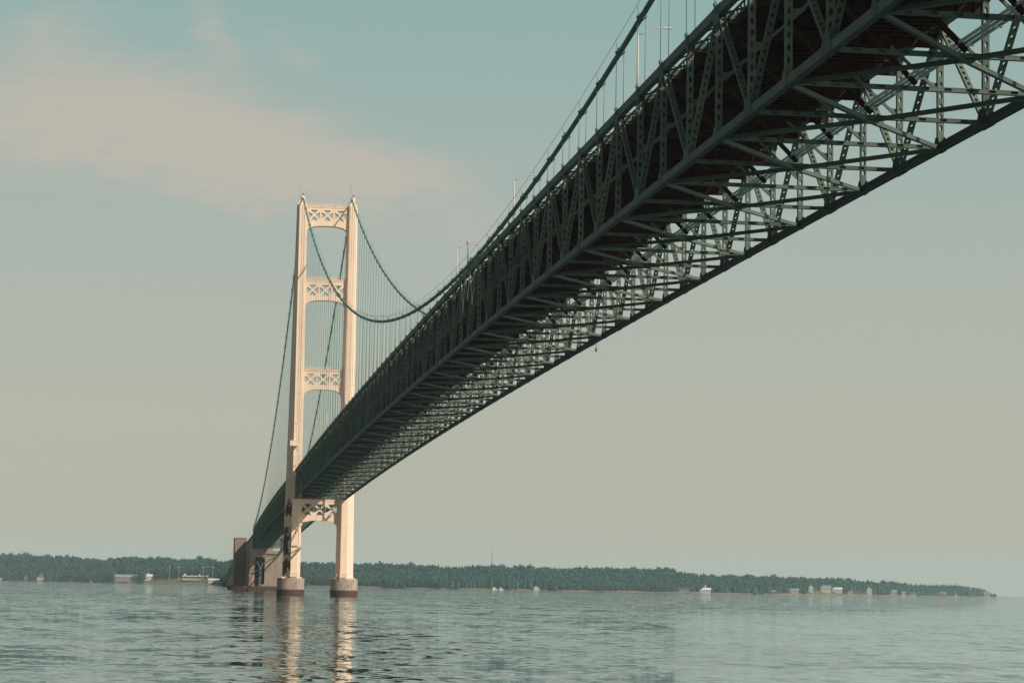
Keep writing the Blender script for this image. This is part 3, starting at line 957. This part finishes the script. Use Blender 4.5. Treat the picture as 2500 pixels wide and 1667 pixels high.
def house(s, d, w, dp, h, roofh, wall, roof, label, cat='house', gable_front=False, hip=False, extra=None, name='house'):
    p = land(s, d); n = inland(s); rz = math.atan2(n[1], n[0]) - math.pi / 2
    o = empty(name, p, rz); tag(o, label, cat)
    m = MB(); m.box((0, 0, h / 2 - .5), (w, dp, h + 1))
    if gable_front and not hip:
        m.add([(-w / 2, -dp / 2, h), (w / 2, -dp / 2, h), (0, -dp / 2, h + roofh * .96), (-w / 2, dp / 2, h), (w / 2, dp / 2, h), (0, dp / 2, h + roofh * .96)], [(0, 1, 2), (5, 4, 3)])
    elif not hip:
        m.add([(-w / 2, -dp / 2, h), (-w / 2, dp / 2, h), (-w / 2, 0, h + roofh * .96), (w / 2, -dp / 2, h), (w / 2, dp / 2, h), (w / 2, 0, h + roofh * .96)], [(2, 1, 0), (3, 4, 5)])
    wl = m.build('wall', M[wall], o)
    r = MB(); e = .5; W, D = w / 2 + e, dp / 2 + e; t = .25
    if hip:
        top = .15
        r.add([(-W, -D, h), (W, -D, h), (W, D, h), (-W, D, h), (-W * top, 0, h + roofh), (W * top, 0, h + roofh)], [(0, 1, 5, 4), (1, 2, 5), (2, 3, 4, 5), (3, 0, 4), (3, 2, 1, 0)])
    elif gable_front:
        r.add([(-W, -D, h - .2), (0, -D, h + roofh), (0, D, h + roofh), (-W, D, h - .2), (W, -D, h - .2), (W, D, h - .2), (-W, -D, h - .2 + t), (0, -D, h + roofh + t), (0, D, h + roofh + t), (-W, D, h - .2 + t), (W, -D, h - .2 + t), (W, D, h - .2 + t)],
              [(0, 1, 2, 3), (1, 4, 5, 2), (9, 8, 7, 6), (8, 11, 10, 7), (0, 6, 7, 1), (1, 7, 10, 4), (3, 2, 8, 9), (2, 5, 11, 8), (0, 3, 9, 6), (4, 10, 11, 5)])
    else:
        r.add([(-W, -D, h - .2), (W, -D, h - .2), (W, 0, h + roofh), (-W, 0, h + roofh), (-W, D, h - .2), (W, D, h - .2), (-W, -D, h - .2 + t), (W, -D, h - .2 + t), (W, 0, h + roofh + t), (-W, 0, h + roofh + t), (-W, D, h - .2 + t), (W, D, h - .2 + t)],
              [(3, 2, 1, 0), (4, 5, 2, 3), (6, 7, 8, 9), (9, 8, 11, 10), (0, 1, 7, 6), (4, 10, 11, 5), (0, 6, 9, 3), (3, 9, 10, 4), (1, 2, 8, 7), (2, 5, 11, 8)])
    r.build('roof', M[roof], o)
    nw = max(2, int(w / 4))
    wm = MB(); wm.box((0, 0, 0), (1.3, .08, 1.3)); me_w = wm.mesh('window', M['glass'])
    for i in range(nw):
        x = -w / 2 + (i + .5) * w / nw
        for zz in ([1.7] if h < 5 else [1.7, 4.6]):
            link('window', me_w, wl, mat=Matrix.Translation((x, -dp / 2 - .05, zz)))
    if extra: extra(o, w, dp, h)
    return o

def cupola(o, w, dp, h):
    m = MB(); m.box((0, 0, h + 3.6), (2.2, 2.2, 4)); m.add([(-1.4, -1.4, h + 5.6), (1.4, -1.4, h + 5.6), (1.4, 1.4, h + 5.6), (-1.4, 1.4, h + 5.6), (0, 0, h + 8)], [(0, 1, 4), (1, 2, 4), (2, 3, 4), (3, 0, 4), (3, 2, 1, 0)])
    m.build('cupola', M['w_white'], o)
def flagpole(o, w, dp, h):
    m = MB(); m.box((0, 0, h + 2.2), (4, 4, 4.5)); m.tube([(0, 0, h + 4), (0, 0, h + 10)], .12, 6); m.build('tower', M['w_white'], o)

house(2, 6, 9, 7, 4.5, 2.5, 'w_tan', 'r_dark', 'pale shed at the water on the left edge of the picture', 'shed')
house(68, 10, 11, 8, 3.2, 3, 'w_brown', 'r_dark', 'low brown cottage left of the pyramid roofed house', 'cottage')
house(103, 10, 17, 14, 4.5, 6.5, 'w_tan', 'r_dark', 'tan house with a dark pyramid roof on the left shore', hip=True)
house(175, 8, 7, 6, 3, 2, 'w_tan', 'r_red', 'small tan hut with a rusty roof at the water', 'hut')
house(225, 7, 5, 4, 2.6, 1.5, 'w_white', 'r_dark', 'tiny white hut among trees on the left shore', 'hut')
house(313, 22, 40, 16, 6, 4, 'w_brown', 'r_grey', 'long brown building under a grey roof on the left shore', 'building')
house(362, 34, 15, 12, 6, 3, 'w_white', 'r_pale', 'white building with a square tower and flagpole', 'building', extra=flagpole)
def plaza():
    p = land(477, 40); n = inland(477); rz = math.atan2(n[1], n[0]) - math.pi / 2
    o = empty('toll_plaza', p, rz); tag(o, 'long white canopy on posts between the light masts, left of the bridge', 'canopy')
    m = MB(); m.box((0, 0, 6.6), (40, 9, 1.6)); m.build('canopy_roof', M['w_white'], o)
    pm = MB(); pm.box((0, 0, 3), (1.2, 1.2, 6.2)); me = pm.mesh('post', M['w_white'])
    for i in range(8): link('post', me, o, mat=Matrix.Translation((-17.5 + i * 5, -2, 0)))
    bm = MB(); bm.box((0, 0, 1.4), (2.2, 3.4, 2.8)); me = bm.mesh('booth', M['w_tan'])
    for i in range(7): link('booth', me, o, mat=Matrix.Translation((-15 + i * 5, -1, 0)))
    tw = MB(); tw.box((-15.5, 0, 8.6), (3, 3, 2.6)); tw.box((6.5, 0, 8.4), (2, 2, 2.2)); tw.build('roof_turret', M['w_white'], o)
plaza()
house(522, 22, 16, 9, 4, 2, 'w_white', 'r_pale', 'low white shed beside the foot of the viaduct', 'shed')
for s, lb_ in ((414, 'leftmost of the four tall light masts'), (437, 'tall light mast second from the left of four'), (495, 'tall light mast above the right half of the white canopy'), (519, 'tall light mast nearest the viaduct')):
    p = land(s, 44); o = empty('light_tower', p); tag(o, lb_ + ' on the left shore', 'light mast', 'light masts on the shore')
    m = MB(); m.tube([(0, 0, -.5), (0, 0, 19)], [.3, .16], 6); m.build('mast', M['lamp'], o)
    m = MB(); m.lathe([(.6, 18.6), (1.5, 18.9), (1.5, 19.5), (.3, 19.9)], n=10); m.build('lamp_ring', M['w_white'], o)

def boat(s, d, L, label):
    p = land(s, 1); n = inland(s); p = Vector((p.x - n[0] * d, p.y - n[1] * d, 0)); rz = math.atan2(n[1], n[0]) - math.pi / 2 + .3
    o = empty('boat', p, rz); tag(o, label, 'boat')
    h = MB(); pts = [(-.5, .16), (.2, .2), (.5, 0), (.2, -.2), (-.5, -.16)]
    h.add([(x * L, y * L, -.3) for x, y in pts] + [(x * L * 1.06, y * L * 1.1, 1.4) for x, y in pts], [(4, 3, 2, 1, 0), (5, 6, 7, 8, 9)] + [(i, (i + 1) % 5, (i + 1) % 5 + 5, i + 5) for i in range(5)])
    h.build('hull', M['w_white'], o)
    c = MB(); c.add([(-.3 * L, -.13 * L, 1.4), (.15 * L, -.13 * L, 1.4), (.15 * L, .13 * L, 1.4), (-.3 * L, .13 * L, 1.4), (-.28 * L, -.11 * L, 4), (.05 * L, -.11 * L, 4), (.05 * L, .11 * L, 4), (-.28 * L, .11 * L, 4)], [(4, 5, 6, 7), (0, 1, 5, 4), (1, 2, 6, 5), (2, 3, 7, 6), (3, 0, 4, 7)])
    c.build('cabin', M['w_white'], o)
boat(1208, 6, 9, 'bright white motor boat moored at the wooded shore')
boat(1224, 8, 6.5, 'smaller pale boat moored right of the bright one')
house(1310, 4, 8, 6, 4, 3, 'w_white', 'r_grey', 'lone white boathouse at the foot of the woods', 'boathouse', True)
house(1670, 10, 15, 9, 4, 2, 'w_olive', 'r_dark', 'olive green cabin half hidden left of the white cupola house', 'cabin')
house(1722, 8, 17, 11, 4.5, 3, 'w_white', 'r_pale', 'white house with a cupola alone below the woods', extra=cupola)
house(1886, 8, 10, 8, 3.5, 2.5, 'w_brown', 'r_red', 'small brown cottage with a rusty roof left of the rose house', 'cottage')
house(1935, 9, 20, 12, 5, 4, 'w_pink', 'r_grey', 'rose coloured house with a grey roof at the waterline')
house(1980, 46, 8, 9, 8.5, 4.5, 'w_white', 'r_grey', 'tall narrow white house with its gable to the water', gable_front=True)
house(2016, 44, 17, 12, 7, 5, 'w_white', 'r_grey', 'two storey white house with a broad grey roof')
house(2042, 46, 20, 12, 6, 3, 'w_white', 'r_pale', 'long white house with a pale roof, right of the two storey one')
house(2077, 12, 8, 7, 4, 2.5, 'w_pink', 'r_red', 'small rose cottage with a rusty roof among trees', 'cottage')
house(2095, 14, 14, 9, 3, 2, 'w_olive', 'r_dark', 'low olive cabin with a dark roof on the point', 'cabin')
house(2122, 26, 9, 9, 9.5, 4.5, 'w_white', 'r_pale', 'tall white house standing alone right of the olive cabin', gable_front=True)
house(2178, 10, 17, 11, 6, 4, 'w_tan', 'r_grey', 'tan house with a grey roof between dark conifers')
house(2203, 9, 13, 9, 5, 3, 'w_white', 'r_grey', 'white cottage just right of the tan house', 'cottage')
house(2227, 9, 16, 9, 4, 3, 'w_tan', 'r_dark', 'low tan cottage with a dark roof on the point', 'cottage')
house(2294, 9, 24, 12, 5, 4, 'w_brown', 'r_red', 'wide brown house with a rusty roof near the end of the point')
house(2331, 8, 9, 8, 5, 3.5, 'w_white', 'r_grey', 'little white gabled hut near the end of the point', 'hut', True)
house(2405, 10, 24, 14, 7, 4, 'w_tan', 'r_grey', 'last pale house at the tip of the point')

p = land(1200, 160); rm = empty('radio_mast', p); tag(rm, 'thin lattice radio mast rising above the wooded skyline', 'radio mast')
m = MB(); H_ = 34.0
for k in range(3):
    a = 2.09 * k; m.tube([(1.1 * math.cos(a), 1.1 * math.sin(a), -2), (.3 * math.cos(a), .3 * math.sin(a), H_)], .09, 5)
for i in range(16):
    z = i * H_ / 16; q = 1.1 - .8 * z / H_
    for k in range(3):
        a, b_ = 2.09 * k, 2.09 * (k + 1); q2 = 1.1 - .8 * (z + 2) / H_
        m.tube([(q * math.cos(a), q * math.sin(a), z), (q2 * math.cos(b_), q2 * math.sin(b_), z + 2)], .08, 4)
m.build('lattice', M['girder'], rm)
m = MB(); m.tube([(0, 0, H_), (0, 0, H_ + 5)], .1, 5); m.build('aerial', M['girder'], rm)

# ---------------------------------------------------------------------- water
wm = MB(); S = 14000
wm.add([(-S, -S, 0), (S, -S, 0), (S, S, 0), (-S, S, 0)], [(0, 1, 2, 3)])
mt, nt, b = new_mat('lake_water')
b.inputs['Base Color'].default_value = (.018, .055, .062, 1); b.inputs['Roughness'].default_value = .06
b.inputs['IOR'].default_value = 1.333; b.inputs['Specular IOR Level'].default_value = .5
Pp = pos(nt)
WAVE = (.10, .34, .36)
def slope(scale_vec, detail, rough, amp, gain=None):
    """wave slopes as a vector, so that far water keeps its roughness"""
    n = N(nt, 'ShaderNodeTexNoise'); n.inputs['Scale'].default_value = 1; n.inputs['Detail'].default_value = detail; n.inputs['Roughness'].default_value = rough
    n.inputs['Distortion'].default_value = .4
    nt.links.new(scaled(nt, Pp, scale_vec), n.inputs['Vector'])
    v = N(nt, 'ShaderNodeVectorMath', operation='SUBTRACT'); nt.links.new(n.outputs['Color'], v.inputs[0]); v.inputs[1].default_value = (.5, .5, .5)
    q = N(nt, 'ShaderNodeVectorMath', operation='MULTIPLY'); nt.links.new(v.outputs[0], q.inputs[0]); q.inputs[1].default_value = (amp * .6, amp, 0)
    if gain is not None:
        w_ = N(nt, 'ShaderNodeVectorMath', operation='SCALE'); nt.links.new(q.outputs[0], w_.inputs[0]); nt.links.new(gain, w_.inputs['Scale'])
        return w_.outputs[0]
    return q.outputs[0]
calm = ramp(nt, noise(nt, scaled(nt, Pp, (.6, 1, 1)), .012, 3, .6, .6), .3, .7)   # patches of smoother and rougher water
patch = ramp(nt, noise(nt, scaled(nt, Pp, (.07, .022, 1)), 1, 4, .6, .8), .36, .66)
pm_ = N(nt, 'ShaderNodeMath', operation='MULTIPLY_ADD'); nt.links.new(patch, pm_.inputs[0]); pm_.inputs[1].default_value = .55; pm_.inputs[2].default_value = .55
total = None
for sv, de, ro, am, ga in (((.06, .035, 1), 2, .5, WAVE[0], None), ((.26, .13, 1), 2, .5, WAVE[1], pm_.outputs[0]), ((.8, .5, 1), 2, .5, WAVE[2], pm_.outputs[0])):
    t_ = slope(sv, de, ro, am, ga)
    if total is None: total = t_
    else:
        ad = N(nt, 'ShaderNodeVectorMath', operation='ADD'); nt.links.new(total, ad.inputs[0]); nt.links.new(t_, ad.inputs[1]); total = ad.outputs[0]
ad = N(nt, 'ShaderNodeVectorMath', operation='ADD'); nt.links.new(total, ad.inputs[0]); ad.inputs[1].default_value = (0, 0, 1)
nz = N(nt, 'ShaderNodeVectorMath', operation='NORMALIZE'); nt.links.new(ad.outputs[0], nz.inputs[0]); a = nz.outputs[0]
nt.nodes.remove(b)
df = N(nt, 'ShaderNodeBsdfDiffuse'); df.inputs['Color'].default_value = (.014, .042, .05, 1)
gl = N(nt, 'ShaderNodeBsdfGlossy'); gl.inputs['Color'].default_value = (.90, .985, 1.0, 1)
rr = N(nt, 'ShaderNodeMapRange'); nt.links.new(calm, rr.inputs['Value']); rr.inputs['To Min'].default_value = .015; rr.inputs['To Max'].default_value = .05
nt.links.new(rr.outputs['Result'], gl.inputs['Roughness'])
fr = N(nt, 'ShaderNodeFresnel'); fr.inputs['IOR'].default_value = 1.6
for q in (df, gl, fr): nt.links.new(a, q.inputs['Normal'])
mx = N(nt, 'ShaderNodeMixShader'); nt.links.new(fr.outputs[0], mx.inputs[0]); nt.links.new(df.outputs[0], mx.inputs[1]); nt.links.new(gl.outputs[0], mx.inputs[2])
nt.links.new(mx.outputs[0], nt.nodes['Material Output'].inputs['Surface'])
water = wm.build('water', mt); tag(water, kind='structure')

# ----------------------------------------------------------------------- haze
hz = MB(); hz.box((0, 4000, 88), (27000, 19000, 178))
mh = bpy.data.materials.new('haze'); mh.use_nodes = True; nt = mh.node_tree
nt.nodes.clear(); out = N(nt, 'ShaderNodeOutputMaterial'); pv = N(nt, 'ShaderNodeVolumePrincipled')
pv.inputs['Color'].default_value = (.70, .89, .94, 1); pv.inputs['Density'].default_value = .00006; pv.inputs['Anisotropy'].default_value = 0.0
nt.links.new(pv.outputs[0], out.inputs['Volume'])
haze = hz.build('haze', mh); tag(haze, kind='stuff')

# -------------------------------------------------------------- sky and light
AZ, EL = R(45), R(39.5)           # sun behind the camera, to the right
sun_dir = Vector((math.sin(AZ) * math.cos(EL), -math.cos(AZ) * math.cos(EL), math.sin(EL)))
w = bpy.data.worlds.new('World'); scene.world = w; w.use_nodes = True
nt = w.node_tree; nt.nodes.clear()
out = N(nt, 'ShaderNodeOutputWorld'); bg = N(nt, 'ShaderNodeBackground'); bg.inputs['Strength'].default_value = .1
nt.links.new(bg.outputs[0], out.inputs[0])
sky = N(nt, 'ShaderNodeTexSky'); sky.sky_type = 'NISHITA'; sky.sun_disc = False
sky.sun_elevation = EL; sky.sun_rotation = math.atan2(sun_dir.x, sun_dir.y)
sky.air_density = 1.0; sky.dust_density = 2.0; sky.ozone_density = 1.5
tc = N(nt, 'ShaderNodeTexCoord').outputs['Generated']
sp = N(nt, 'ShaderNodeSeparateXYZ'); nt.links.new(tc, sp.inputs[0])
def mth(op, a, b=None, c=None):
    n = N(nt, 'ShaderNodeMath', operation=op)
    for i, v in enumerate((a, b, c)):
        if v is None: continue
        if isinstance(v, bpy.types.NodeSocket): nt.links.new(v, n.inputs[i])
        else: n.inputs[i].default_value = v
    return n.outputs[0]
az = mth('MULTIPLY', mth('ARCTAN2', sp.outputs[0], sp.outputs[1]), 57.2958)
el = mth('MULTIPLY', mth('ARCSINE', sp.outputs[2]), 57.2958)
def lin(c): return tuple((((v / 255 + .055) / 1.055) ** 2.4 if v > 10 else v / 255 / 12.92) * 10 for v in c)
cr = N(nt, 'ShaderNodeValToRGB'); nt.links.new(mth('DIVIDE', mth('ADD', el, 2), 92), cr.inputs[0])
E_ = cr.color_ramp.elements
stops = [(-1.5, (160, 164, 152)), (.2, (188, 181, 160)), (1.6, (187, 182, 162)), (4, (184, 183, 166)), (8, (175, 182, 170)), (14, (149, 177, 171)), (26, (120, 160, 160)), (50, (104, 112, 108)), (90, (88, 80, 74))]  # highest stops, out of view, dimmed and warmed to cut the ambient light
stops[1] = (.2, stops[1][1])
for i, (e, c) in enumerate(stops):
    q = (e + 2) / 92
    el_ = E_[i] if i < 2 else E_.new(q)
    el_.position = q; el_.color = (*[v / 10 for v in lin(c)], 1)
base = mix_rgb(nt, 1.0, cr.outputs[0], (10, 10, 10), 'MULTIPLY')
base = mix_rgb(nt, .10, base, sky.outputs[0])
# thin warm cirrus in a few banks
cv = N(nt, 'ShaderNodeCombineXYZ'); nt.links.new(mth('MULTIPLY', az, .35), cv.inputs[0]); nt.links.new(el, cv.inputs[1])
wob = noise(nt, cv.outputs[0], .55, 6, .62, .5)
wob2 = noise(nt, scaled(nt, cv.outputs[0], (1.1, 1.4, 1)), 1.7, 6, .65, .6)
azw = mth('ADD', az, mth('MULTIPLY', mth('SUBTRACT', wob, .5), 3.2))
elw = mth('ADD', el, mth('MULTIPLY', mth('SUBTRACT', wob2, .5), 1.5))
tot = None
for (ca, ce, a_, b_, rot, wt) in ((-2.6, 10.95, 4.4, 1.1, 2, .95), (2.2, 10.7, 3.4, .85, -7, 1.0), (4.5, 10.2, 1.6, .42, -2, 1.0), (1.8, 9.6, 3.6, .75, -6, .7),
                                  (7.0, 8.9, 1.1, 1.3, 0, .4), (-3.8, 13.3, 1.7, .8, 10, .55), (.6, 13.6, .5, 1.0, 25, .55), (2.4, 13.1, .8, .35, -35, .4),
                                  (-2.0, 12.3, 3.6, .9, 5, .5), (-3.9, 6.9, 1.8, .14, 1, .35), (-2.2, 3.9, 2.6, .14, 1, .3), (18.5, 5.7, 2.6, .18, 4, .25),
                                  (-14, 11, 6, 1.4, 4, .9), (-24, 8, 6, .8, -3, .7), (30, 9, 7, .7, 3, .5), (40, 20, 14, 3, 8, .6), (-30, 26, 14, 4, -6, .7)):
    c_, s_ = math.cos(R(rot)), math.sin(R(rot))
    dx, dy = mth('SUBTRACT', azw, ca), mth('SUBTRACT', elw, ce)
    u = mth('DIVIDE', mth('ADD', mth('MULTIPLY', dx, c_), mth('MULTIPLY', dy, s_)), a_)
    v = mth('DIVIDE', mth('SUBTRACT', mth('MULTIPLY', dy, c_), mth('MULTIPLY', dx, s_)), b_)
    g = mth('MULTIPLY', mth('POWER', 2.71828, mth('MULTIPLY', mth('ADD', mth('MULTIPLY', u, u), mth('MULTIPLY', v, v)), -.9)), wt)
    tot = g if tot is None else mth('ADD', tot, g)
fib = noise(nt, scaled(nt, cv.outputs[0], (.9, 5.5, 1)), 1.3, 5, .6, 1.2)
dens = mth('MULTIPLY', tot, mth('ADD', mth('MULTIPLY', wob2, .9), mth('MULTIPLY', fib, 1.05)))
# a thin even veil of haze streaks over the lower sky
veil = mth('MULTIPLY', ramp(nt, noise(nt, scaled(nt, cv.outputs[0], (.5, 2.2, 1)), .5, 5, .6, .4), .45, .75), .16)
dens = mth('ADD', dens, veil)
n = N(nt, 'ShaderNodeMapRange'); n.clamp = True; n.interpolation_type = 'SMOOTHSTEP'
n.inputs['From Min'].default_value = .08; n.inputs['From Max'].default_value = 1.2; n.inputs['To Max'].default_value = .74
nt.links.new(dens, n.inputs['Value'])
final = mix_rgb(nt, n.outputs['Result'], base, lin((197, 185, 172)))
# unseen sky left of the bridge, dimmed and warmed to deepen the truss shade
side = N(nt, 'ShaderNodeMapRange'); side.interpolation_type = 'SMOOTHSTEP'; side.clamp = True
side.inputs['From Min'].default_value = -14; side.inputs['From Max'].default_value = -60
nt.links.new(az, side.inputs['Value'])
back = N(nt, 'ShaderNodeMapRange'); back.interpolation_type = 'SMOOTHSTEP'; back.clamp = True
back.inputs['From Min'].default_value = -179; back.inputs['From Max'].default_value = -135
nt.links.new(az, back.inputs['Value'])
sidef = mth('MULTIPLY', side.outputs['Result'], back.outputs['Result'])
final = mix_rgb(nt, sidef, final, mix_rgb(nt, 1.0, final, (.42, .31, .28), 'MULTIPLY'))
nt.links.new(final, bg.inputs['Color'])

sl = bpy.data.lights.new('sun', 'SUN'); sl.energy = 5.0; sl.angle = R(.5); sl.color = (1, .91, .80)
so = bpy.data.objects.new('sun', sl); COL.objects.link(so)
so.rotation_euler = (-sun_dir).to_track_quat('-Z', 'Y').to_euler()

# --------------------------------------------------------------------- camera
cd = bpy.data.cameras.new('camera'); cam = bpy.data.objects.new('camera', cd); COL.objects.link(cam)
cd.sensor_width = 36; cd.lens = 5616.55 / 2500 * 36; cd.clip_start = .5; cd.clip_end = 60000
r_, u_, f_ = Vector((.98966907, -.14222807, .01806405)), Vector((-.03282785, -.10215248, .99422694)), Vector((.13956169, .98454865, .10576619))
Mx = Matrix.Identity(4)
for i in range(3):
    Mx[i][0], Mx[i][1], Mx[i][2], Mx[i][3] = r_[i], u_[i], -f_[i], CAM[i]
cam.matrix_world = Mx
scene.camera = cam

scene.view_settings.view_transform = 'Standard'; scene.view_settings.look = 'None'
scene.view_settings.exposure = 0; scene.view_settings.gamma = 1
scene.render.film_transparent = False
cy = scene.cycles
cy.use_denoising = True; cy.max_bounces = 8; cy.volume_bounces = 1; cy.glossy_bounces = 3; cy.diffuse_bounces = 3
cy.use_adaptive_sampling = False
